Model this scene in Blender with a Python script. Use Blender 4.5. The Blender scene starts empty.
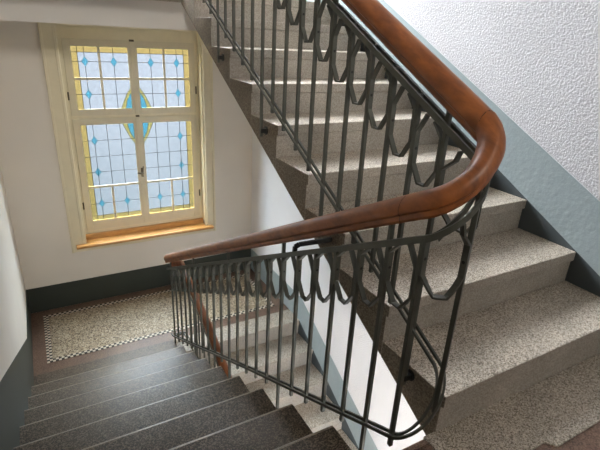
import bpy, bmesh, math, random
from mathutils import Vector, Matrix
random.seed(4)
S = bpy.context.scene
COL = S.collection
PI = math.pi

# ------------------------------------------------------------------ measures
R = 0.165                 # riser
T = 0.3203                # tread
K = R / T                 # pitch
XL, XR = -1.375, 1.182    # left wall, right wall beside the rising flight
XLOW = 1.04              # right wall beside the flight below
XA, XB = -0.204, 0.0      # stair ends either side of the well
YW = 3.93                 # window wall
ZL = -9 * R               # lower half landing
ZU = 9 * R                # upper half landing
ST = 18 * R               # storey height
YE = 0.008                # landing edge
YB = -2.1                 # wall behind
YH = YE + 8 * T           # half landing edge

# ------------------------------------------------------------------ materials
def nt(name):
    m = bpy.data.materials.new(name); m.use_nodes = True
    n = m.node_tree.nodes; l = m.node_tree.links
    return m, n, l, n['Principled BSDF']

def srgb(*c):
    def f(v):
        v /= 255.0
        return v / 12.92 if v <= 0.04045 else ((v + 0.055) / 1.055) ** 2.4
    return (f(c[0]), f(c[1]), f(c[2]), 1)

def coords(n):
    return n.new('ShaderNodeTexCoord').outputs['Object']

def bump(n, l, b, height, strength, dist):
    bp = n.new('ShaderNodeBump'); bp.inputs['Strength'].default_value = strength
    bp.inputs['Distance'].default_value = dist
    l.new(height, bp.inputs['Height']); l.new(bp.outputs[0], b.inputs['Normal'])

def ramp(n, l, src, stops, mode='LINEAR'):
    r = n.new('ShaderNodeValToRGB'); r.color_ramp.interpolation = mode
    e = r.color_ramp.elements
    while len(e) < len(stops): e.new(0.5)
    for q, (pos, c) in zip(e, stops): q.position = pos; q.color = c
    l.new(src, r.inputs[0]); return r.outputs[0]

def noise(n, l, co, scale, detail=3, rough=.5):
    t = n.new('ShaderNodeTexNoise'); t.inputs['Scale'].default_value = scale
    t.inputs['Detail'].default_value = detail; t.inputs['Roughness'].default_value = rough
    l.new(co, t.inputs['Vector']); return t.outputs['Fac']

def mixc(n, l, fac, a, b, mode='MIX'):
    m = n.new('ShaderNodeMix'); m.data_type = 'RGBA'; m.blend_type = mode
    for s, v in ((0, fac), (6, a), (7, b)):
        if hasattr(v, 'is_linked'): l.new(v, m.inputs[s])
        else: m.inputs[s].default_value = v
    return m.outputs[2]

def terrazzo(name, dark, mid, light, rough=.45, scale=150, spec=.4):
    m, n, l, b = nt(name); co = coords(n)
    v = n.new('ShaderNodeTexVoronoi'); v.inputs['Scale'].default_value = scale
    l.new(co, v.inputs['Vector'])
    sep = n.new('ShaderNodeSeparateColor'); l.new(v.outputs['Color'], sep.inputs[0])
    c = ramp(n, l, sep.outputs[0], [(0, dark), (.22, dark), (.3, mid), (.62, mid), (.8, light), (1, light)])
    big = noise(n, l, co, 5, 4)
    tint = ramp(n, l, big, [(.3, (.86, .85, .84, 1)), (.7, (1.05, 1.04, 1.03, 1))])
    l.new(mixc(n, l, 1.0, c, tint, 'MULTIPLY'), b.inputs['Base Color'])
    b.inputs['Roughness'].default_value = rough
    b.inputs['Specular IOR Level'].default_value = spec
    bump(n, l, b, sep.outputs[1], .15, .001)
    return m

def plaster(name, col, scale=60, strength=.3, dist=.006, rough=.8, mottle=.05):
    m, n, l, b = nt(name); co = coords(n)
    a = noise(n, l, co, scale, 5, .55)
    big = noise(n, l, co, 2.2, 3)
    lo = tuple(v * (1 - mottle) for v in col[:3]) + (1,)
    hi = tuple(min(1, v * (1 + mottle)) for v in col[:3]) + (1,)
    l.new(ramp(n, l, big, [(.3, lo), (.7, hi)]), b.inputs['Base Color'])
    b.inputs['Roughness'].default_value = rough
    b.inputs['Specular IOR Level'].default_value = .25
    bump(n, l, b, a, strength, dist)
    return m

def wood(name, dark, light, rough, axis_scale=(8, 1.2, 8), spec=.5, coat=0):
    m, n, l, b = nt(name); co = coords(n)
    mp = n.new('ShaderNodeMapping'); mp.inputs['Scale'].default_value = axis_scale
    l.new(co, mp.inputs['Vector'])
    a = noise(n, l, mp.outputs[0], 6, 6, .6)
    l.new(ramp(n, l, a, [(.3, dark), (.7, light)]), b.inputs['Base Color'])
    b.inputs['Roughness'].default_value = rough
    b.inputs['Specular IOR Level'].default_value = spec
    b.inputs['Coat Weight'].default_value = coat; b.inputs['Coat Roughness'].default_value = .35
    bump(n, l, b, a, .05, .002)
    return m

def paint(name, col, rough=.4, metal=0, spec=.5, wear=.08):
    m, n, l, b = nt(name); co = coords(n)
    a = noise(n, l, co, 14, 5)
    lo = tuple(v * (1 - wear) for v in col[:3]) + (1,)
    hi = tuple(min(1, v * (1 + wear)) for v in col[:3]) + (1,)
    l.new(ramp(n, l, a, [(.3, lo), (.7, hi)]), b.inputs['Base Color'])
    b.inputs['Roughness'].default_value = rough; b.inputs['Metallic'].default_value = metal
    b.inputs['Specular IOR Level'].default_value = spec
    bump(n, l, b, a, .06, .002)
    return m

def glass(name, col, frost, ripple=30):
    """lead-light glass: coloured, rippled, partly scattering"""
    col = tuple(math.sqrt(v) for v in col[:3]) + (1,)     # light crosses both faces of the pane
    m, n, l, b = nt(name); n.remove(b); out = n['Material Output']; co = coords(n)
    tr = n.new('ShaderNodeBsdfTransparent'); tl = n.new('ShaderNodeBsdfTranslucent')
    gl = n.new('ShaderNodeBsdfGlossy'); gl.inputs['Roughness'].default_value = .15
    f = noise(n, l, co, ripple, 3, .6)
    c = ramp(n, l, f, [(.25, tuple(v * .88 for v in col[:3]) + (1,)), (.75, col)])
    l.new(c, tr.inputs[0]); l.new(c, tl.inputs[0])
    mx = n.new('ShaderNodeMixShader'); mx.inputs[0].default_value = frost
    l.new(tr.outputs[0], mx.inputs[1]); l.new(tl.outputs[0], mx.inputs[2])
    m2 = n.new('ShaderNodeMixShader'); m2.inputs[0].default_value = .03
    l.new(mx.outputs[0], m2.inputs[1]); l.new(gl.outputs[0], m2.inputs[2])
    l.new(m2.outputs[0], out.inputs['Surface'])
    return m

M = {}
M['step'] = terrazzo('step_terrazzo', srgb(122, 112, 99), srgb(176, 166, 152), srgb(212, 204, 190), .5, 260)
M['stepdark'] = terrazzo('worn_shaded_step_terrazzo', srgb(46, 38, 30), srgb(74, 64, 53), srgb(122, 109, 93), .42, 215, .4)  # worn terrazzo, darkened so part of the left flight's shade is colour
M['riser'] = terrazzo('cast_stone', srgb(160, 153, 142), srgb(174, 167, 156), srgb(190, 184, 173), .65, 220, .3)
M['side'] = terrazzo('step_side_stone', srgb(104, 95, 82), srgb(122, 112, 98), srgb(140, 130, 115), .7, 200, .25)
M['nose'] = terrazzo('worn_nose_glint', srgb(124, 114, 101), srgb(146, 136, 122), srgb(168, 158, 144), .28, 240, .5)  # paler worn edge; the window's glint along the noses is painted in
M['field'] = terrazzo('landing_terrazzo', srgb(98, 84, 68), srgb(158, 143, 120), srgb(196, 184, 162), .4, 115, .4)
M['brown'] = terrazzo('brown_border', srgb(88, 68, 56), srgb(112, 88, 74), srgb(130, 106, 91), .38, 220, .5)
M['white_tile'] = paint('white_tile', srgb(215, 205, 188), .35)
M['black_tile'] = paint('black_tile', srgb(40, 34, 30), .35)
M['wall'] = plaster('smooth_wall', srgb(226, 219, 209), 25, .08, .004, .85, .03)
M['rough'] = plaster('roughcast_wall', srgb(234, 233, 234), 120, .8, .010, .85, .03)
M['roughgrey'] = plaster('grey_roughcast_wall', srgb(214, 214, 218), 95, 1.0, .012, .85, .04)  # greyer, coarser roughcast than the wall below the flight
M['ceil'] = plaster('ceiling_paint', srgb(214, 210, 204), 25, .06, .004, .9, .03)
M['dado_dark'] = plaster('dark_dado_paint', srgb(62, 66, 60), 40, .1, .004, .45, .08)
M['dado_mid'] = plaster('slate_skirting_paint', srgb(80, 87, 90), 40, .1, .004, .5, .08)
M['dado_light'] = plaster('blue_grey_dado_paint', srgb(158, 171, 174), 34, .35, .010, .4, .07)
M['cream'] = paint('cream_paint', srgb(226, 216, 188), .45, 0, .4, .03)
M['sashpaint'] = paint('sash_paint', srgb(216, 207, 182), .45, 0, .4, .03)
M['sill'] = wood('honey_wood', srgb(176, 126, 68), srgb(222, 172, 108), .35, (1.2, 8, 8), .5, .2)
M['rail_wood'] = wood('handrail_wood', srgb(98, 53, 23), srgb(150, 88, 42), .45, (8, 1.5, 3), .45, .12)
M['joint'] = paint('joint_line', srgb(45, 22, 12), .6)
M['iron'] = paint('grey_iron', srgb(80, 81, 73), .42, .35, .5, .12)
M['black_iron'] = paint('black_iron', srgb(34, 34, 32), .5, .3, .5, .1)
M['lead'] = paint('lead_came', srgb(70, 72, 74), .5, .4)
M['brass'] = paint('window_fitting', srgb(96, 86, 66), .35, .7)
D = .18
def dense(c, d=D): return tuple(v * d for v in c[:3]) + (1,)
M['clear'] = glass('pale_rippled_glass', dense(srgb(214, 226, 235)), .02)
M['yellow'] = glass('yellow_glass', dense((.72, .56, .2)), .02)
M['yellow_film'] = glass('yellow_fired_glass', (.98, .80, .26, 1), 0)
M['blue'] = glass('turquoise_glass', (.24, .80, .98, 1), 0, 60)
M['door_glass'] = glass('grey_door_glass', (.3, .31, .32, 1), 0)
M['window_glass'] = glass('clear_window_glass', (.76, .78, .79, 1), 0)
M['lawn'] = plaster('lawn_grass', srgb(92, 112, 70), 30, .5, .02, .9, .2)

# ------------------------------------------------------------------ mesh helpers
def obj(name, bm, mats, parent=None, smooth=False, bevel=0):
    me = bpy.data.meshes.new(name)
    bmesh.ops.remove_doubles(bm, verts=bm.verts, dist=1e-6)
    bmesh.ops.recalc_face_normals(bm, faces=bm.faces)
    bm.to_mesh(me); bm.free()
    if not isinstance(mats, (list, tuple)): mats = [mats]
    for q in mats: me.materials.append(q)
    if smooth:
        for f in me.polygons: f.use_smooth = True
    o = bpy.data.objects.new(name, me); COL.objects.link(o)
    if parent: o.parent = parent; o.matrix_parent_inverse = parent.matrix_basis.inverted()
    if bevel:
        b = o.modifiers.new('bevel', 'BEVEL'); b.width = bevel; b.segments = 2; b.limit_method = 'ANGLE'
    return o

def thing(name, loc, label, cat, group=None):
    o = bpy.data.objects.new(name, None); COL.objects.link(o); o.location = loc
    o.empty_display_size = .1
    o['label'] = label; o['category'] = cat
    if group: o['group'] = group
    return o

def structure(o, label=None, cat=None):
    o['kind'] = 'structure'
    if label: o['label'] = label
    if cat: o['category'] = cat
    return o

def add_box(bm, x0, x1, y0, y1, z0, z1, mi=0):
    v = [bm.verts.new(c) for c in ((x0, y0, z0), (x1, y0, z0), (x1, y1, z0), (x0, y1, z0),
                                   (x0, y0, z1), (x1, y0, z1), (x1, y1, z1), (x0, y1, z1))]
    for q in ((0, 3, 2, 1), (4, 5, 6, 7), (0, 1, 5, 4), (1, 2, 6, 5), (2, 3, 7, 6), (3, 0, 4, 7)):
        bm.faces.new([v[i] for i in q]).material_index = mi

def prism(bm, pts, axis, a, b, mi=0):
    """pts: closed 2-D outline; axis 'x': pts are (y,z); 'y': (x,z); 'z': (x,y)"""
    def P(p, t):
        return {'x': (t, p[0], p[1]), 'y': (p[0], t, p[1]), 'z': (p[0], p[1], t)}[axis]
    A = [bm.verts.new(P(p, a)) for p in pts]; B = [bm.verts.new(P(p, b)) for p in pts]
    fs = [bm.faces.new(A[::-1]), bm.faces.new(B)]
    for i in range(len(pts)):
        j = (i + 1) % len(pts); fs.append(bm.faces.new((A[i], A[j], B[j], B[i])))
    for f in fs: f.material_index = mi
    return fs

def sweep(bm, pts, prof, mi=0, up=Vector((0, 0, 1)), cap=True):
    """sweep a (u,v) outline along 3-D points; u lies level across the path, v upright"""
    n = len(pts); rings = []
    for i, p in enumerate(pts):
        d = (pts[min(i + 1, n - 1)] - pts[max(i - 1, 0)]); h = Vector((d.x, d.y, 0))
        h.normalize(); u = Vector((h.y, -h.x, 0))
        sc = 1.0
        if 0 < i < n - 1:
            d1 = (pts[i] - pts[i - 1]); d1.z = 0; 
            if d1.length > 1e-9: sc = 1 / max(.5, d1.normalized().dot(h))
        rings.append([bm.verts.new(p + u * (a * sc) + up * b) for a, b in prof])
    m = len(prof)
    for i in range(n - 1):
        for j in range(m):
            q = (j + 1) % m
            bm.faces.new((rings[i][j], rings[i][q], rings[i + 1][q], rings[i + 1][j])).material_index = mi
    if cap:
        bm.faces.new(rings[0][::-1]).material_index = mi; bm.faces.new(rings[-1]).material_index = mi

def rect(w, h, u=0, v=0):
    return [(u - w / 2, v - h / 2), (u + w / 2, v - h / 2), (u + w / 2, v + h / 2), (u - w / 2, v + h / 2)]

def add_bar(bm, a, b, wx, wy, mi=0, side=None):
    """upright or slanted bar of rectangular section between two points"""
    d = (b - a).normalized()
    x = side if side is not None else Vector((1, 0, 0))
    x = (x - d * x.dot(d)).normalized(); y = d.cross(x)
    q = [x * sx * wx / 2 + y * sy * wy / 2 for sx, sy in ((-1, -1), (1, -1), (1, 1), (-1, 1))]
    A = [bm.verts.new(a + o) for o in q]; B = [bm.verts.new(b + o) for o in q]
    bm.faces.new(A[::-1]).material_index = mi; bm.faces.new(B).material_index = mi
    for i in range(4):
        j = (i + 1) % 4; bm.faces.new((A[i], A[j], B[j], B[i])).material_index = mi

def add_cyl(bm, a, b, r, seg=10, mi=0):
    d = (b - a).normalized(); x = d.orthogonal().normalized(); y = d.cross(x)
    A = []; B = []
    for i in range(seg):
        t = 2 * PI * i / seg; o = x * math.cos(t) * r + y * math.sin(t) * r
        A.append(bm.verts.new(a + o)); B.append(bm.verts.new(b + o))
    bm.faces.new(A[::-1]); bm.faces.new(B)
    for i in range(seg):
        j = (i + 1) % seg; bm.faces.new((A[i], A[j], B[j], B[i]))

# ------------------------------------------------------------------ flights
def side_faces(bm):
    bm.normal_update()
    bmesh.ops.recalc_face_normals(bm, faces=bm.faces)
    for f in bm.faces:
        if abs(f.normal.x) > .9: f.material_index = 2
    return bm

def rising_flight(name, label, x0, x1, y0, t, z0, n, mat, tmat, soff=.24, last=True):
    """block steps whose noses face -y, rising towards +y"""
    k = R / t
    root = thing(name, ((x0 + x1) / 2, y0, z0), label, 'stairs')
    sf = lambda y: z0 + R + (y - y0) * k - soff
    for i in range(n):
        a = y0 + i * t; z = z0 + R * (i + 1); e = a + t + .012
        pts = [(a, z), (e, z), (e, sf(e)), (a + .012, sf(a + .012)), (a + .012, z - .05), (a, z - .05)]
        bm = bmesh.new(); fs = prism(bm, pts, 'x', x0, x1, 1)
        for f in fs:
            c = f.calc_center_median()
            if abs(c.z - z) < 1e-4: f.material_index = 0
        obj('step', side_faces(bm), [tmat, mat, M['side']], root, bevel=.004)
    return root

def falling_flight(name, label, x0, x1, y0, t, z0, n, mat, tmat, soff=.24):
    """block steps that go down towards +y; y0,z0 is the landing edge above"""
    k = R / t
    root = thing(name, ((x0 + x1) / 2, y0, z0), label, 'stairs')
    sf = lambda y: z0 - (y - y0) * k - soff
    for i in range(1, n + 1):
        b = y0 + i * t; z = z0 - R * i; a = b - t - .012
        rn = .02
        pts = [(a, z)] + [(b - rn + rn * math.sin(q * PI / 14), z - rn + rn * math.cos(q * PI / 14)) for q in range(8)] + [(b, z - .05), (b - .012, z - .05), (b - .012, sf(b - .012)), (a, sf(a))]
        bm = bmesh.new(); fs = prism(bm, pts, 'x', x0, x1, 1)
        for f in fs:
            c = f.calc_center_median()
            if c.z > z - rn: f.material_index = 0
            if z - rn < c.z < z - 1e-5 and abs(c.x - (x0 + x1) / 2) < .01: f.material_index = 2
        o = obj('step', bm, [tmat, mat, M['nose']], root)
        for q in o.data.polygons: q.use_smooth = True
        o.data.set_sharp_from_angle(angle=math.radians(30))
    return root

rising_flight('stair_flight', 'pale terrazzo stair flight climbing on the right behind the iron railing',
              XB, XR - .004, -.01, T, 0, 9, M['riser'], M['step'])
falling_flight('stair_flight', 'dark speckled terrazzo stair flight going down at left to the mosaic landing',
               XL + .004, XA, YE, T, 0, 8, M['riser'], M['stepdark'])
YLOW = 2.674
XLS = -.06
TL = .298
def low_flight():
    t = TL; k = R / t
    root = thing('stair_flight', (.49, YLOW, ZL), 'sunlit stair flight seen through the railing bars, leading below the landing', 'stairs')
    for i in range(1, 7):
        a = YLOW - i * t; z = ZL - R * i; e = a + t + .012
        sf = lambda y: ZL + (y - YLOW) * k - .24
        pts = [(a, z), (e, z), (e, sf(e)), (a + .012, sf(a + .012)), (a + .012, z - .05), (a, z - .05)]
        bm = bmesh.new(); fs = prism(bm, pts, 'x', XLS, XLOW - .004, 1)
        for f in fs:
            if abs(f.calc_center_median().z - z) < 1e-4: f.material_index = 0
        obj('step', side_faces(bm), [M['step'], M['riser'], M['side']], root, bevel=.004)
low_flight()

# ------------------------------------------------------------------ floors and ceilings
# landing where the photographer stands: brown floor with a terrazzo strip along the stair edge
bm = bmesh.new()
add_box(bm, XL, XR, YB, YE - .02, -.24, -.006, 0)
lnd = structure(obj('floor', bm, [M['brown']]), 'brown landing floor at the bottom right corner of the photo', 'floor')
bm = bmesh.new()
prism(bm, [(-.05, -.20), (.312, -.20), (.337, -.232), (XR, -.232), (XR, -.0), (-.05, YE)], 'z', -.02, 0, 0)
add_box(bm, -.05, XR, -.012, YE - .012, -.24, -.02, 1)
obj('terrazzo_strip', bm, [M['step'], M['riser']], lnd, bevel=.003)
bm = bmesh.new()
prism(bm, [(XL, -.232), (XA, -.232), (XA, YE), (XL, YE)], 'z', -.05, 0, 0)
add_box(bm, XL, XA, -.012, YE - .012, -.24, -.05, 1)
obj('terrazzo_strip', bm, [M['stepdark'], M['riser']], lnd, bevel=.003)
bm = bmesh.new()
prof = [(YE - .03, 0.0), (YE - .008, -.004), (YE + .004, -.02), (YE + .004, -.2), (YE - .008, -.235), (YE - .03, -.24)]
prism(bm, prof, 'x', XA + .001, -.051, 0)
obj('rounded_edge', bm, [M['brown']], lnd, smooth=False)

# lower half landing: brown border, checked strip, terrazzo field, pale edge strip
bm = bmesh.new()
YS = 2.902
add_box(bm, XL, XLOW + .1, YLOW + .03, YW, ZL - .24, ZL - .004, 0)
add_box(bm, XL, XA, YH, YLOW + .03, ZL - .24, ZL - .004, 0)
low = structure(obj('floor', bm, [M['brown']]), 'half landing floor with mosaic border below the window', 'floor')
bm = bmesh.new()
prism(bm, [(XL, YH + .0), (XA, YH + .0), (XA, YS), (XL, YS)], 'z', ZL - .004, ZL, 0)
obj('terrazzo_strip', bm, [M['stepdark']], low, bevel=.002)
bm = bmesh.new()
prism(bm, [(XA + .001, YLOW), (XLOW, YLOW), (XLOW, YS), (XA + .001, YS)], 'z', ZL - .004, ZL, 0)
obj('terrazzo_strip', bm, [M['step']], low, bevel=.002)
bm = bmesh.new(); prism(bm, [(YLOW, ZL - .004), (YLOW + .03, ZL - .004), (YLOW + .03, ZL - .24), (YLOW + .012, ZL - .24), (YLOW + .012, ZL - .05), (YLOW, ZL - .05)], 'x', XA + .001, XLOW)
obj('edge_stone', bm, [M['riser']], low)
bx0, bx1, by0, by1 = -1.265, .93, 3.032, 3.825
c = .0228
bm = bmesh.new()
add_box(bm, bx0 + c * 2, bx1 - c * 2, by0 + c * 2, by1 - c * 2, ZL - .003, ZL, 0)
obj('terrazzo_field', bm, [M['field']], low)
bm = bmesh.new()
nx = int(round((bx1 - bx0) / c)); ny = int(round((by1 - by0) / c))
def tile(i, j):
    x, y = bx0 + i * (bx1 - bx0) / nx, by0 + j * (by1 - by0) / ny
    add_box(bm, x, x + (bx1 - bx0) / nx - .001, y, y + (by1 - by0) / ny - .001, ZL - .003, ZL - .0002, (i + j) % 2)
for i in range(nx):
    for j in (0, 1, ny - 2, ny - 1): tile(i, j)
for j in range(2, ny - 2):
    for i in (0, 1, nx - 2, nx - 1): tile(i, j)
obj('checked_border', bm, [M['white_tile'], M['black_tile']], low)

# upper half landing slab: white face below, stone edge strip on top
bm = bmesh.new()
YV = 2.87
add_box(bm, XL, XB, YV, YW, 1.237, 1.420, 0)
add_box(bm, XB, XR, YV + .015, YW, 1.237, 1.420, 0)
up = structure(obj('ceiling', bm, [M['ceil']]), 'white slab edge of the half landing above the window', 'ceiling')
bm = bmesh.new()
add_box(bm, XL, XB - .001, YV - .012, YW, 1.420, ZU, 0); add_box(bm, XB, XR, YV + .015, YW, 1.420, ZU, 0)
obj('stone_edge', bm, [M['riser']], up, bevel=.004)
# the next flight overhead, closing the view of the sky from the left-hand stairs
bm = bmesh.new()
prism(bm, [(YV, ZU), (YH, ZU + R), (YE, ST), (YE, ST - .24), (YH - .15, ZU - .04), (YV - .014, ZU - .04)], 'x', XL, -.08, 0)
structure(obj('ceiling', bm, [M['ceil']]), 'sloping plaster underside of the flight overhead', 'ceiling')
# next floor's slab and the stair hall's ceiling
bm = bmesh.new(); add_box(bm, XL, XR, YB, YE, ST - .24, ST, 0)
structure(obj('ceiling', bm, [M['ceil']]), 'white ceiling over the landing', 'ceiling')
bm = bmesh.new(); add_box(bm, XL, XR, YB, YW, 2 * ST - .3, 2 * ST - .1, 0)
structure(obj('ceiling', bm, [M['ceil']]), 'white ceiling over the top of the stair hall', 'ceiling')
bm = bmesh.new(); add_box(bm, XL, XR, YB, YW, -ST - .4, -ST, 0)
structure(obj('floor', bm, [M['riser']]), 'pale stone floor at the foot of the stair hall', 'floor')

# ------------------------------------------------------------------ walls
ZB, ZT = -ST - .2, 2 * ST - .1
WS, WX, WZ = 1.06, .0629, -.0748   # window drawn in its own units
OX0, OX1 = -.81 * 1.06 + .0629, .405 * 1.06 + .0629          # window opening
OZ0, OZ1 = -.70 * 1.06 - .0748, 1.237
WT = .30
bm = bmesh.new()
for a, b in ((XL - .2, OX0), (OX1, XR + .2)): add_box(bm, a, b, YW, YW + WT, ZB, ZT)
for a, b in ((ZB, OZ0), (OZ1, OZ0 + ST), (OZ1 + ST, ZT)): add_box(bm, OX0, OX1, YW, YW + WT, a, b)
structure(obj('wall_back', bm, [M['wall']]), 'off-white wall around the leaded window', 'wall')
bm = bmesh.new(); add_box(bm, XL - .2, XL, YB, YW, ZB, ZT)
structure(obj('wall_left', bm, [M['wall']]), 'off-white wall at the left edge beside the descending stairs', 'wall')
DX0, DX1, DZ0, DZ1 = -.75, .75, -ST, -.55
bm = bmesh.new()
for a, b in ((XL - .2, DX0), (DX1, XR + .2)): add_box(bm, a, b, YB - .2, YB, ZB, ZT)
for a, b in ((ZB, DZ0), (DZ1, ZT)): add_box(bm, DX0, DX1, YB - .2, YB, a, b)
structure(obj('wall_front', bm, [M['wall']]), 'off-white wall behind the viewer', 'wall')
bm = bmesh.new(); add_box(bm, XR, XR + .2, YB, YW, ZB, ZT)
structure(obj('wall_right', bm, [M['roughgrey']]), 'white roughcast wall beside the rising stairs', 'wall')
# the thicker wall below the rising flight: its top follows the underside of that flight
bm = bmesh.new()
sl = lambda y: -.076 + K * y
prism(bm, [(YB, ZB), (YW, ZB), (YW, 1.236), (2.57, 1.236), (2.54, sl(2.54) - .002), (.0, sl(0) - .17), (YB, -.242)], 'x', XLOW, XR - .001, 0)
lw = structure(obj('wall_right', bm, [M['rough']]), 'white roughcast wall below the rising stairs, seen between the bars', 'wall')

# unseen glazed door added on the floor below, to light the lower stairs
dr = thing('added_door', (0, YB - .1, DZ0), 'unseen glazed door added on the floor below for daylight', 'door'); dr['kind'] = 'structure'
bm = bmesh.new()
for a, b in ((DX0, DX0 + .07), (-.05, .05), (DX1 - .07, DX1)): add_box(bm, a, b, YB - .14, YB - .08, DZ0, DZ1)
for a, b in ((DX0 + .07, -.05), (.05, DX1 - .07)):
    for c_, d_ in ((DZ0, DZ0 + .3), (DZ1 - .08, DZ1), (-1.1, -1.03)): add_box(bm, a, b, YB - .138, YB - .082, c_, d_)
obj('door_frame', bm, [M['sill']], dr)
bm = bmesh.new(); add_box(bm, DX0 + .05, DX1 - .05, YB - .112, YB - .108, DZ0 + .28, DZ1 - .06)
obj('pane', bm, [M['door_glass']], dr)

# painted dado bands
bm = bmesh.new(); add_box(bm, XL, XLOW, YW - .006, YW, ZL, -1.212)
structure(obj('baseboard_back', bm, [M['dado_dark']]), 'dark painted skirting band under the window', 'baseboard')
bm = bmesh.new()
pts = [(YW - .006, ZL), (YW - .006, -1.212), (3.07, -1.212), (0, .37), (-.2, .46), (YB, .46), (YB, 0), (-.2, 0), (0, -.3), (2.57, ZL - .1), (2.57, ZL)]
prism(bm, pts, 'x', XL, XL + .004)
structure(obj('baseboard_left', bm, [M['dado_dark']]), 'dark painted skirting band climbing beside the left stairs', 'baseboard')
bm = bmesh.new()
d0 = .462
pts = [(YB, .0), (-.33, .0), (2.55, 1.485), (YW, 1.49), (YW, ZU + .27), (2.7, ZU + .27), (2.3, d0 + K * 2.3 - .012), (-.2, d0 - .2 * K), (-.5, .27), (YB, .27)]
prism(bm, pts, 'x', XR - .004, XR + .0005)
dd = structure(obj('baseboard_right', bm, [M['dado_light']]), 'pale blue-grey painted band beside the rising stairs', 'baseboard')
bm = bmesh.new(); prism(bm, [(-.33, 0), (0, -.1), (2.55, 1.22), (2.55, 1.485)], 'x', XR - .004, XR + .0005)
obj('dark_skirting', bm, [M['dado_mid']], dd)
bm = bmesh.new()
kl = R / TL
lowz = lambda y: ZL + (y - YLOW) * kl
pts = [(.8, lowz(.8)), (YLOW, ZL), (YW - .006, ZL), (YW - .006, -1.212), (2.66, -1.212), (.8, -1.212 - 1.86 * .513)]
prism(bm, pts, 'x', XLOW - .004, XLOW)
dd = structure(obj('baseboard_right', bm, [M['dado_light']]), 'blue-grey painted band beside the sunlit lower stairs', 'baseboard')
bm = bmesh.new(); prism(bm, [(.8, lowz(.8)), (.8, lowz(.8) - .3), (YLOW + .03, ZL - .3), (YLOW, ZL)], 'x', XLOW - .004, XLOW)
obj('dark_skirting', bm, [M['dado_mid']], dd)

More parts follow.
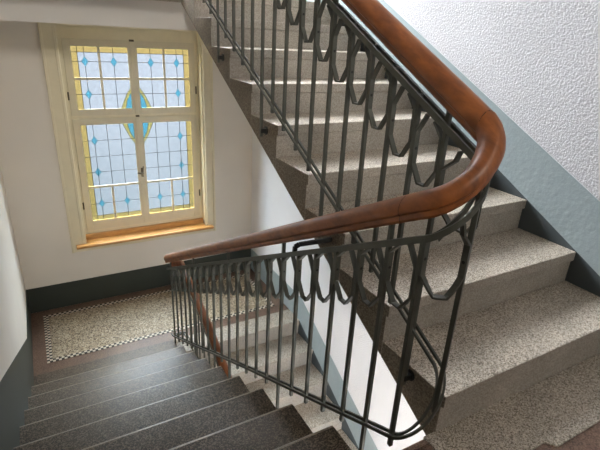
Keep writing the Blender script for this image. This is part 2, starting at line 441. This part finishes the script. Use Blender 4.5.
# ------------------------------------------------------------------ windows
YG = YW + .12       # sash plane
CX = -.2105         # meeting line
def window(name, dz, label, mats):
    root = thing(name, (CX, YW, OZ0 + dz), label, 'window'); root['kind'] = 'structure'
    Z = lambda z: z
    x0w, x1w, z0w, z1w = -.81, .405, -.70, (1.237 - WZ) / WS
    def wobj(nm, bm, mats, par, **kw):
        for v in bm.verts: v.co.x = v.co.x * WS + WX; v.co.z = v.co.z * WS + WZ + dz
        return obj(nm, bm, mats, par, **kw)
    # outer frame and lining of the opening
    bm = bmesh.new()
    add_box(bm, x0w, x0w + .02, YW - .002, YG + .06, Z(z0w), Z(z1w)); add_box(bm, x1w - .02, x1w, YW - .002, YG + .06, Z(z0w), Z(z1w))
    add_box(bm, x0w + .02, x1w - .02, YW - .002, YG + .06, Z(z1w - .02), Z(z1w))
    add_box(bm, x0w + .02, -.765, YG - .024, YG + .05, Z(z0w + .0), Z(z1w - .02)); add_box(bm, .355, x1w - .02, YG - .024, YG + .05, Z(z0w), Z(z1w - .02))
    add_box(bm, -.765, .355, YG - .024, YG + .05, Z(1.125), Z(z1w - .02)); add_box(bm, -.765, .355, YG - .024, YG + .05, Z(z0w), Z(-.605))
    add_box(bm, -.765, .355, YG - .022, YG - .012, Z(.462), Z(.488))
    wobj('frame', bm, [M['cream']], root, bevel=.003)
    bm = bmesh.new()
    for s, (a, b) in ((1, (-.925, x0w + .006)), (-1, (x1w - .006, .492))):
        add_box(bm, a, b, YW - .022, YW, Z(-.765), Z(z1w))
        o = (a, a + .022) if s == 1 else (b - .022, b)
        add_box(bm, o[0], o[1], YW - .034, YW - .022, Z(-.765), Z(z1w))
        i = (b - .024, b) if s == 1 else (a, a + .024)
        add_box(bm, i[0], i[1], YW - .03, YW - .022, Z(z0w), Z(z1w))
    add_box(bm, x0w + .006, x1w - .006, YW - .022, YW, Z(-.765), Z(z0w))
    wobj('architrave', bm, [M['cream']], root, bevel=.003)
    bm = bmesh.new()
    add_box(bm, -.885, .452, YW - .085, YW - .022, Z(-.715), Z(-.688))
    add_box(bm, x0w + .02, x1w - .02, YW - .022, YG - .05, Z(-.715), Z(-.688))
    add_box(bm, x0w + .02, x1w - .02, YG - .05, YG - .012, Z(-.688), Z(-.640))
    wobj('sill', bm, [M['sill']], root, bevel=.006)
    def sash(x0, x1, z0, z1, g, muv, muh, muv_z, left, top):
        gx0, gx1, gz0, gz1 = g
        bm = bmesh.new()
        ya, yb = YG - .028, YG - .014
        add_box(bm, x0, gx0, ya, yb, Z(z0), Z(z1)); add_box(bm, gx1, x1, ya, yb, Z(z0), Z(z1))
        add_box(bm, gx0, gx1, ya, yb, Z(z0), Z(gz0)); add_box(bm, gx0, gx1, ya, yb, Z(gz1), Z(z1))
        add_box(bm, gx0, gx1, ya + .004, yb, Z(muh - .010), Z(muh + .010))
        add_box(bm, muv - .010, muv + .010, ya + .005, yb - .001, Z(muv_z[0]), Z(muv_z[1]))
        so = wobj('sash', bm, [M['sashpaint']], root, bevel=.002)
        y0 = YG - .018
        bm = bmesh.new()
        ld = bmesh.new()
        lead = lambda a, b, c, d, w=.003: add_box(ld, a, b, y0 - .006, y0 - .0045 + .0005, Z(c), Z(d))
        lines = []
        vline = lambda x, a, b: lines.append(('v', x, a, b))
        hline = lambda z, a, b: lines.append(('h', z, a, b))
        yc = y0 - .003
        sgn = 1 if left else -1
        xo = gx0 if left else gx1            # outer edge
        xi = gx1 if left else gx0
        a, b = sorted((xo, xo + sgn * .047))
        zt = (gz1 - .047, gz1) if top else (gz0, gz0 + .047)
        add_box(bm, a, b, yc, yc + .002, Z(gz0), Z(gz1), 1)
        a2, b2 = sorted((xo + sgn * .047, xi))
        add_box(bm, a2, b2, yc, yc + .002, Z(zt[0]), Z(zt[1]), 1)
        add_box(bm, a2, b2, y0, y0 + .004, Z(gz0 if top else zt[1]), Z(zt[0] if top else gz1), 0)
        vline(xo + sgn * .047, gz0, gz1); hline(zt[0] if top else zt[1], gx0, gx1)
        dx = [-.605, -.372] if left else [.182, -.055]
        ov = []
        if top:
            for x in dx: vline(x, gz0, gz1)
            for z in (.945, .672): hline(z, gx0, gx1)
            ds = [(dx[0], .945), (dx[1], .945), (dx[0], .672)]
        else:
            for x in dx: vline(x, gz0, -.19)
            for f in (0, 1, 2):
                vline(dx[0] + sgn * .116 * f, -.17, gz1)
            for z in (.262, .112, -.035): hline(z, gx0, gx1)
            hline(-.345, gx0, gx1)
            ds = [(dx[0], .262), (dx[0], -.035), (dx[0], -.345), (dx[1], -.345)]
        for kind, c_, a_, b_ in lines:
            cuts = sorted((q[1], .042) if kind == 'v' else (q[0], .027) for q in ds if abs((q[0] if kind == 'v' else q[1]) - c_) < .004)
            for m_, g_ in cuts + [(b_, 0)]:
                if m_ - g_ > a_:
                    if kind == 'v': lead(c_ - .0022, c_ + .0022, a_, min(m_ - g_, b_))
                    else: lead(a_, min(m_ - g_, b_), c_ - .0022, c_ + .0022)
                    a_ = m_ + g_
        for x, z in ds:
            for w, h, yy, tgt, mi in ((.027, .042, yc - .0016, bm, 2),):
                prism(tgt, [(x - w, Z(z)), (x, Z(z - h)), (x + w, Z(z)), (x, Z(z + h))], 'y', yy - .003, yy, mi)
            o = [(x - .027, z), (x, z - .042), (x + .027, z), (x, z + .042)]
            for q in range(4):
                p0, p1 = o[q], o[(q + 1) % 4]
                add_bar(ld, Vector((p0[0], yc - .004, Z(p0[1]))), Vector((p1[0], yc - .004, Z(p1[1]))), .0025, .002, side=Vector((0, 1, 0)))
        # pointed oval at the centre, one quarter in each sash
        cz = .47; q = -sgn
        outer = [(0, .335), (.035, .265), (.075, .205), (.112, .125), (.140, .06), (.150, 0)]
        inner = [(0, .24), (.045, .205), (.075, .15), (.092, .085), (.098, 0)]
        zc = gz0 if top else gz1
        def clip(poly):
            off = abs(xi - CX); dzc = abs(zc - cz); r = []
            dense = []
            for u, v in zip(poly, poly[1:]):
                for s in range(12):
                    f = s / 12; dense.append((u[0] + (v[0] - u[0]) * f, u[1] + (v[1] - u[1]) * f))
            dense.append(poly[-1])
            pts = [(a_, b_) for a_, b_ in dense if a_ >= off and b_ >= dzc]
            pts = [(off, pts[0][1])] + pts + [(pts[-1][0], dzc), (off, dzc)]
            return [(CX - sgn * a_, cz + (b_ if top else -b_)) for a_, b_ in pts]
        po, pi_ = clip(outer), clip(inner)
        prism(bm, [(a_, Z(b_)) for a_, b_ in po[:-1] + pi_[:-1][::-1]], 'y', yc - .002, yc - .0005, 3)
        prism(bm, [(a_, Z(b_)) for a_, b_ in pi_], 'y', yc - .005, yc - .003, 2)
        for pp in (po, pi_):
            for i in range(len(pp) - 3):
                add_bar(ld, Vector((pp[i][0], yc - .006, Z(pp[i][1]))), Vector((pp[i + 1][0], yc - .006, Z(pp[i + 1][1]))), .003, .003, side=Vector((0, 1, 0)))
        wobj('pane', bm, mats, so)
        wobj('leading', ld, [M['lead']], so)
    gl, gr = (-.705, -.25), (-.170, .295)
    sash(-.765, CX, .488, 1.125, (*gl, .545, 1.067), -.487, .803, (.545, 1.067), True, True)
    sash(CX, .355, .488, 1.125, (*gr, .545, 1.067), .066, .803, (.545, 1.067), False, True)
    sash(-.765, CX, -.605, .462, (*gl, -.512, .405), -.495, -.180, (-.512, -.18), True, False)
    sash(CX, .355, -.605, .462, (*gr, -.512, .405), .075, -.180, (-.512, -.18), False, False)
    # cover strip on the meeting stiles, with a turning handle
    bm = bmesh.new(); add_box(bm, CX - .018, CX + .018, YG - .038, YG - .028, Z(-.60), Z(.46)); add_box(bm, CX - .016, CX + .016, YG - .036, YG - .028, Z(.49), Z(1.12))
    wobj('cover_strip', bm, [M['sashpaint']], root, bevel=.003)
    bm = bmesh.new()
    add_box(bm, CX - .011, CX + .011, YG - .044, YG - .038, Z(-.115), Z(-.025))
    add_cyl(bm, Vector((CX, YG - .038, Z(-.07))), Vector((CX, YG - .085, Z(-.07))), .008)
    add_bar(bm, Vector((CX, YG - .082, Z(-.075))), Vector((CX - .05, YG - .085, Z(-.062))), .014, .012)
    add_bar(bm, Vector((CX, YG - .08, Z(-.06))), Vector((CX + .006, YG - .08, Z(.0))), .01, .01)
    wobj('handle', bm, [M['brass']], root, bevel=.002)
    bm = bmesh.new()
    for x, z in ((-.768, .66), (-.768, -.35), (.358, .70), (.358, -.35)):
        add_cyl(bm, Vector((x, YG - .03, Z(z - .035))), Vector((x, YG - .03, Z(z + .035))), .007)
    add_box(bm, CX - .02, CX + .02, YG - .046, YG - .03, Z(1.118), Z(1.135)); add_box(bm, CX - .016, CX + .016, YG - .046, YG - .03, Z(.466), Z(.482))
    wobj('hinge', bm, [M['brass']], root, bevel=.002)
    return root
window('window_1', 0, 'cream leaded casement window with yellow borders and turquoise diamonds', [M['clear'], M['yellow'], M['blue'], M['yellow_film']])
window('window_2', ST, 'leaded casement window on the half landing above', [M['window_glass']] * 4)

# ------------------------------------------------------------------ railing
XD, XU = -.174, -.030
RC = (XU - XD) / 2; XC = (XU + XD) / 2; YC = .032
def sm(t): t = max(0, min(1, t)); return t * t * (3 - 2 * t)
def xdown(y): return XD - .031 * sm((y - 1.0) / 1.9)
YEND = 2.93
PATH = []      # (x, y, base z, turn fraction)
N1 = 60
for i in range(N1):
    y = YEND + (YC - YEND) * i / N1; PATH.append((xdown(y), y, -K * y, 0))
NT = 18
zA = -K * YC; zB = .168 + K * YC
L = PI * RC
for i in range(NT + 1):
    f = i / NT; a = PI - PI * -f  # from the down side round the front to the up side
    x = XC + RC * math.cos(PI + PI * f); y = YC + RC * math.sin(PI + PI * f)
    h = lambda t: (2*t**3 - 3*t**2 + 1, t**3 - 2*t**2 + t, -2*t**3 + 3*t**2, t**3 - t**2)
    q = h(f); z = q[0] * zA + q[1] * K * L + q[2] * zB + q[3] * K * L
    PATH.append((x, y, z, f))
for i in range(1, N1 + 1):
    y = YC + (2.72 - YC) * i / N1; PATH.append((XU, y, .168 + K * y, 1))
IT0, IT1 = N1, N1 + NT
CUM = [0]
for a, b in zip(PATH, PATH[1:]): CUM.append(CUM[-1] + math.hypot(a[0] - b[0], a[1] - b[1]))
def at(s):
    s = max(0, min(CUM[-1], s)); import bisect
    i = max(1, min(len(CUM) - 1, bisect.bisect_left(CUM, s)))
    f = (s - CUM[i - 1]) / (CUM[i] - CUM[i - 1]); a, b = PATH[i - 1], PATH[i]
    p = [a[j] + (b[j] - a[j]) * f for j in range(4)]
    d = Vector((b[0] - a[0], b[1] - a[1], 0)).normalized()
    return Vector(p[:3]), d, p[3]
def s_down(y): return CUM[IT0] - (y - YC)
def s_up(y): return CUM[IT1] + (y - YC)
H_RAIL, H_TOP, H_LOOP = .870, .770, .556
ZFL = ZL + .055
def hb(f): return .06 + (.105 - .06) * sm(f)
def zbot(p, f): return max(p.z + hb(f), ZFL) if f == 0 else p.z + hb(f)
def htop(f): return H_TOP + .012 * sm(f)

rail = thing('stair_railing', (XC, YC, 0), 'grey iron stair railing with hexagon loops and a brown wooden handrail', 'railing')
MD = M['iron']
# wooden handrail: rounded top, groove along each side
HP = [(.94 * hu, 1.36 * hv) for hu, hv in [(-.020, -.030), (.020, -.030), (.026, -.024), (.026, -.014), (.034, -.009), (.037, .002), (.034, .014), (.026, .024), (.014, .031), (0, .033),
      (-.014, .031), (-.026, .024), (-.034, .014), (-.037, .002), (-.034, -.009), (-.026, -.014), (-.026, -.024)]]
def smooth_by_angle(o, deg=35):
    for p in o.data.polygons: p.use_smooth = True
    o.data.set_sharp_from_angle(angle=math.radians(deg))
def hand_piece(s0, s1, n):
    pts = []
    for i in range(n + 1):
        p, d, f = at(s0 + (s1 - s0) * i / n); pts.append(p + Vector((0, 0, H_RAIL)))
    return pts
sj0, sj1 = s_down(.115), s_up(.022)
for (a, b, n) in ((0, sj0 - .0015, 60), (sj0 + .0015, sj1 - .0015, 36), (sj1 + .0015, CUM[-1], 60)):
    bm = bmesh.new(); sweep(bm, hand_piece(a, b, n), HP)
    o = obj('handrail', bm, [M['rail_wood']], rail); smooth_by_angle(o)
for sj in (sj0, sj1):
    bm = bmesh.new(); sweep(bm, hand_piece(sj - .0015, sj + .0015, 1), [(u * .975, v * .975) for u, v in HP])
    obj('handrail_joint', bm, [M['joint']], rail)
# flat iron rails in pairs, the bars pass between them
def dense(n, zf):
    o = []
    for i in range(n + 1):
        p, d, f = at(CUM[-1] * i / n); o.append(Vector((p.x, p.y, zf(p, f))))
    return o
ptsT = [Vector((p[0], p[1], p[2] + htop(p[3]))) for p in PATH]
ptsB = [Vector((p[0], p[1], zbot(Vector(p[:3]), p[3]))) for p in PATH]
for nm, pts, hh in (('top_rail', ptsT, .022), ('bottom_rail', ptsB, .013)):
    for u in (-.0118, .0118):
        bm = bmesh.new(); sweep(bm, pts, rect(.0075, hh, u)); obj(nm, bm, [MD], rail)
# spots of the bars
YD = [.035 + .1335 * i for i in range(22)]
YU = [.03 + .1248 * i for i in range(1, 21)]
spots = [(s_down(y), i % 5 == 1, 'd') for i, y in enumerate(YD)][::-1] + [(s_up(y), i % 5 == 1, 'u') for i, y in enumerate(YU, 1)]
spots.insert(len(YD), (CUM[IT0] + (CUM[IT1] - CUM[IT0]) * .62, False, 't'))
BW = .0145
for s, long_, side in spots:
    p, d, f = at(s); zb = zbot(p, f)
    lo = zb - (.25 if long_ else .045)
    if side == 'd': lo = max(lo, -99)
    y = p.y
    if side == 'd' and lo < ZL + .002 and y > YH: lo = ZL + .002
    hi = p.z + htop(f) + .008
    if long_: hi = p.z + H_RAIL - .028
    bm = bmesh.new()
    w = BW if y < 1.8 else BW * .9
    add_bar(bm, Vector((p.x, p.y, lo)), Vector((p.x, p.y, hi)), w, w, side=Vector((d.y, -d.x, 0)))
    bar = obj('baluster', bm, [MD], rail, bevel=.0015)
    if long_ and not (side == 'd' and y > 2.3):
        xe = XB if side == 'u' else XA
        s_ = 1 if side == 'u' else -1
        if side == 'd': s_ = 1 if xe > p.x else -1
        bm = bmesh.new()
        zc = lo + .03
        add_bar(bm, Vector((p.x - s_ * .006, p.y, zc)), Vector((xe, p.y, zc)), .022, .022, side=Vector((0, 1, 0)))
        add_cyl(bm, Vector((xe - s_ * .006, p.y, zc)), Vector((xe, p.y, zc)), .022, 14)
        obj('bracket', bm, [M['black_iron']], bar, bevel=.001)
# hexagonal loops, one in each gap, riveted to the bars
def loop(s0, s1, wide=False):
    w = (s1 - s0) / 2 - BW / 2 - .004; sc = (s0 + s1) / 2
    wb = w * .30; wt = w * .32
    hx = [(-wt, .762), (-w, .712), (-w, .612), (-wb, H_LOOP), (wb, H_LOOP), (w, .612), (w, .712), (wt, .762)]
    fine = []
    for a, b in zip(hx, hx[1:]):
        n = 6 if wide else 1
        for i in range(n): fine.append((a[0] + (b[0] - a[0]) * i / n, a[1] + (b[1] - a[1]) * i / n))
    fine.append(hx[-1])
    P = []; Nn = []; pc = at(sc)[0]
    for u, h in fine:
        p, d, f = at(sc + u)
        # the loop hangs upright: heights are kept relative to the sloping rail
        P.append(Vector((p.x, p.y, (p.z if h > .75 else pc.z) + h))); Nn.append(Vector((d.y, -d.x, 0)))
    bm = bmesh.new(); th, dp = .0065, .018
    rings = []
    for i in range(len(P)):
        a = P[max(i - 1, 0)]; b = P[min(i + 1, len(P) - 1)]
        t = (b - a).normalized(); nn = Nn[i]; m = t.cross(nn).normalized()
        k = 1.0
        if 0 < i < len(P) - 1:
            t1 = (P[i] - a).normalized(); k = 1 / max(.6, t1.dot(t))
        rings.append([bm.verts.new(P[i] + nn * sx * dp / 2 + m * sy * th / 2 * k) for sx, sy in ((-1, -1), (1, -1), (1, 1), (-1, 1))])
    for i in range(len(P) - 1):
        for j in range(4):
            q = (j + 1) % 4; bm.faces.new((rings[i][j], rings[i][q], rings[i + 1][q], rings[i + 1][j]))
    bm.faces.new(rings[0][::-1]); bm.faces.new(rings[-1])
    o = obj('hexagon_loop', bm, [MD], rail)
    for u in (-1, 1):
        p, d, f = at(sc + u * w); z = pc.z + .66
        bm = bmesh.new(); add_cyl(bm, Vector((p.x, p.y, z)) + d * (u * -.004), Vector((p.x, p.y, z)) + d * (u * .006), .005, 8)
        obj('rivet', bm, [M['black_iron']], o)
for a, b in zip(spots, spots[1:]):
    if a[2] == 't' or b[2] == 't': loop(a[0], b[0], True)
    else: loop(a[0], b[0])
# little peg on the turn between flat rail and handrail
p, d, f = at((CUM[IT0] + CUM[IT1]) / 2 + .02)
bm = bmesh.new(); add_bar(bm, Vector((p.x, p.y, p.z + htop(f))), Vector((p.x, p.y, p.z + H_RAIL - .028)), .013, .013, side=Vector((d.y, -d.x, 0)))
obj('post', bm, [MD], rail)
# tie bar from this railing across the well to the rising flight
bm = bmesh.new()
tp = [Vector((XD + .004, .745, .385)), Vector((XD + .004, .742, .42)), Vector((XD + .02, .735, .432)), Vector((-.03, .724, .432)), Vector((.0, .724, .432))]
for a, b in zip(tp, tp[1:]): add_bar(bm, a, b, .012, .018, side=Vector((0, 1, 0)))
obj('tie_bar', bm, [M['black_iron']], rail)
# the same railing goes on below: it turns at the landing and follows the lower flight
e = PATH[0]
LRX = -.098
low_run = [(2.84, -.722), (2.44, -.822), (2.17, -.905), (2.04, -.962), (1.785, -1.075), (1.40, -1.288), (1.0, -1.509)]
E0 = Vector((e[0], e[1], e[2] + H_RAIL))
turn = [Vector((e[0] + .012, e[1] - .042, E0.z - .046)), Vector((LRX - .03, e[1] - .040, E0.z - .052)), Vector((LRX - .004, e[1] - .052, E0.z - .060))]
run = [Vector((LRX, y, z)) for y, z in low_run]
dense_run = []
for a, b in zip(run, run[1:]):
    for i in range(4): dense_run.append(a.lerp(b, i / 4))
dense_run.append(run[-1])
bm = bmesh.new(); sweep(bm, turn + dense_run[0:], [(u * .9, v * .9) for u, v in HP]); o = obj('handrail', bm, [M['rail_wood']], rail); smooth_by_angle(o)
def zl(y):
    for (ya_, za_), (yb_, zb_) in zip(low_run, low_run[1:]):
        if ya_ >= y >= yb_: return za_ + (zb_ - za_) * (ya_ - y) / (ya_ - yb_)
    return low_run[-1][1]
def zlb(y): return ZL + .055 if y > YLOW - .1 else lowz(y + .1) + .055
for nm, hh in (('top_rail', .024), ('bottom_rail', .018)):
    for u in (-.0095, .0095):
        bm = bmesh.new()
        if nm == 'top_rail': pts = [Vector((q.x, q.y, q.z - .102)) for q in turn + dense_run]
        else: pts = [Vector((q.x, q.y, ZL + .055)) for q in turn] + [Vector((LRX, q.y, zlb(q.y))) for q in dense_run]
        sweep(bm, pts, rect(.006, hh, u)); obj(nm, bm, [MD], rail)
for i in range(14):
    y = 2.82 - .13 * i; z = zl(y); zb = zlb(y)
    lo = max(zb - .045, ZL + .002) if y > YLOW - .03 else zb - .045
    bm = bmesh.new(); add_bar(bm, Vector((LRX, y, lo)), Vector((LRX, y, z - .095 if i % 5 else z - .03)), .013, .013)
    obj('baluster', bm, [MD], rail, bevel=.0015)

# ------------------------------------------------------------------ light
w = bpy.data.worlds.new('sky'); S.world = w; w.use_nodes = True
n, l = w.node_tree.nodes, w.node_tree.links
bg = n['Background']; tc = n.new('ShaderNodeTexCoord'); sp = n.new('ShaderNodeSeparateXYZ')
l.new(tc.outputs['Generated'], sp.inputs[0])
mp = n.new('ShaderNodeMapRange'); mp.inputs['From Min'].default_value = -.5; mp.inputs['From Max'].default_value = .5
l.new(sp.outputs['Z'], mp.inputs['Value'])
rp = n.new('ShaderNodeValToRGB'); e = rp.color_ramp.elements
SKY = 200.0
stops = [(.12, (1.5, 1.95, 2.1)), (.46, (4.4, 4.45, 4.9)), (.62, (60, 62, 66)), (.95, (194, 198, 206))]
while len(e) < len(stops): e.new(.5)
for q, (pos, c) in zip(e, stops): q.position = pos; q.color = (c[0] / SKY, c[1] / SKY, c[2] / SKY, 1)
l.new(mp.outputs[0], rp.inputs[0]); l.new(rp.outputs[0], bg.inputs[0]); bg.inputs[1].default_value = SKY

def portal(loc, w_, h_, rx):
    L = bpy.data.lights.new('window_portal', 'AREA'); L.shape = 'RECTANGLE'; L.size = w_; L.size_y = h_
    L.cycles.is_portal = True
    o = bpy.data.objects.new('window_portal', L); COL.objects.link(o)
    o.location = loc; o.rotation_euler = (rx, 0, 0)
portal((CX * WS + WX, YW + .25, .21), 1.25, 1.9, -PI / 2); portal((CX * WS + WX, YW + .25, .21 + ST), 1.25, 1.9, -PI / 2)
portal((0, YB - .19, (DZ0 + DZ1) / 2), 1.45, 2.4, PI / 2)

# unseen fill lights, added to brighten the stair hall
def add_fill(name, loc, size, watt, col, rot=(0, 0, 0), spread=180):
    L = bpy.data.lights.new(name, 'AREA'); L.shape = 'DISK'; L.size = size; L.energy = watt; L.color = col; L.spread = math.radians(spread)
    o = bpy.data.objects.new(name, L); COL.objects.link(o); o.location = loc; o.rotation_euler = rot
add_fill('landing_fill', (-.1, -1.2, ST - .32), .6, 5, (1, .95, .88))  # soft overhead fill added above the landing, out of view
L = bpy.data.lights.new('back_wall_fill', 'SPOT'); L.energy = 230; L.color = (1, .95, .87); L.spot_size = math.radians(50); L.spot_blend = 1; L.shadow_soft_size = .25  # unseen spot added to lift the window wall
o = bpy.data.objects.new('back_wall_fill', L); COL.objects.link(o); o.location = (-.72, YB + .25, 2.35)
o.rotation_euler = (Vector((-.36, YW, .05)) - o.location).to_track_quat('-Z', 'Y').to_euler()

add_fill('lower_stair_fill', (-1.0, .9, -1.0), .35, 7.5, (1, .98, .96), (0, -math.radians(80), 0), 100)  # hidden fill added under the left flight for the lower wall

# ------------------------------------------------------------------ camera
f, cx, cy, cz, pi_, ya, ro = 460.18127, -1.04867, -.78397, 1.24686, .391169, .531089, .054257
fw = Vector((math.sin(ya) * math.cos(pi_), math.cos(ya) * math.cos(pi_), -math.sin(pi_)))
rt = Vector((math.cos(ya), -math.sin(ya), 0)); u = rt.cross(fw)
c_, s_ = math.cos(ro), math.sin(ro)
X = rt * c_ + u * s_; Y = rt * -s_ + u * c_
cam = bpy.data.cameras.new('camera'); cam.sensor_width = 36; cam.lens = f / 600 * 36; cam.clip_start = .02
co = bpy.data.objects.new('camera', cam); COL.objects.link(co)
mw = Matrix((X, Y, -fw)).transposed().to_4x4(); mw.translation = Vector((cx, cy, cz)); co.matrix_world = mw
S.camera = co

S.view_settings.view_transform = 'Standard'; S.view_settings.look = 'None'
S.view_settings.gamma = 1; S.view_settings.use_curve_mapping = False
S.view_settings.exposure = 0.0
S.cycles.max_bounces = 12; S.cycles.diffuse_bounces = 8; S.cycles.transparent_max_bounces = 16
S.cycles.use_denoising = True
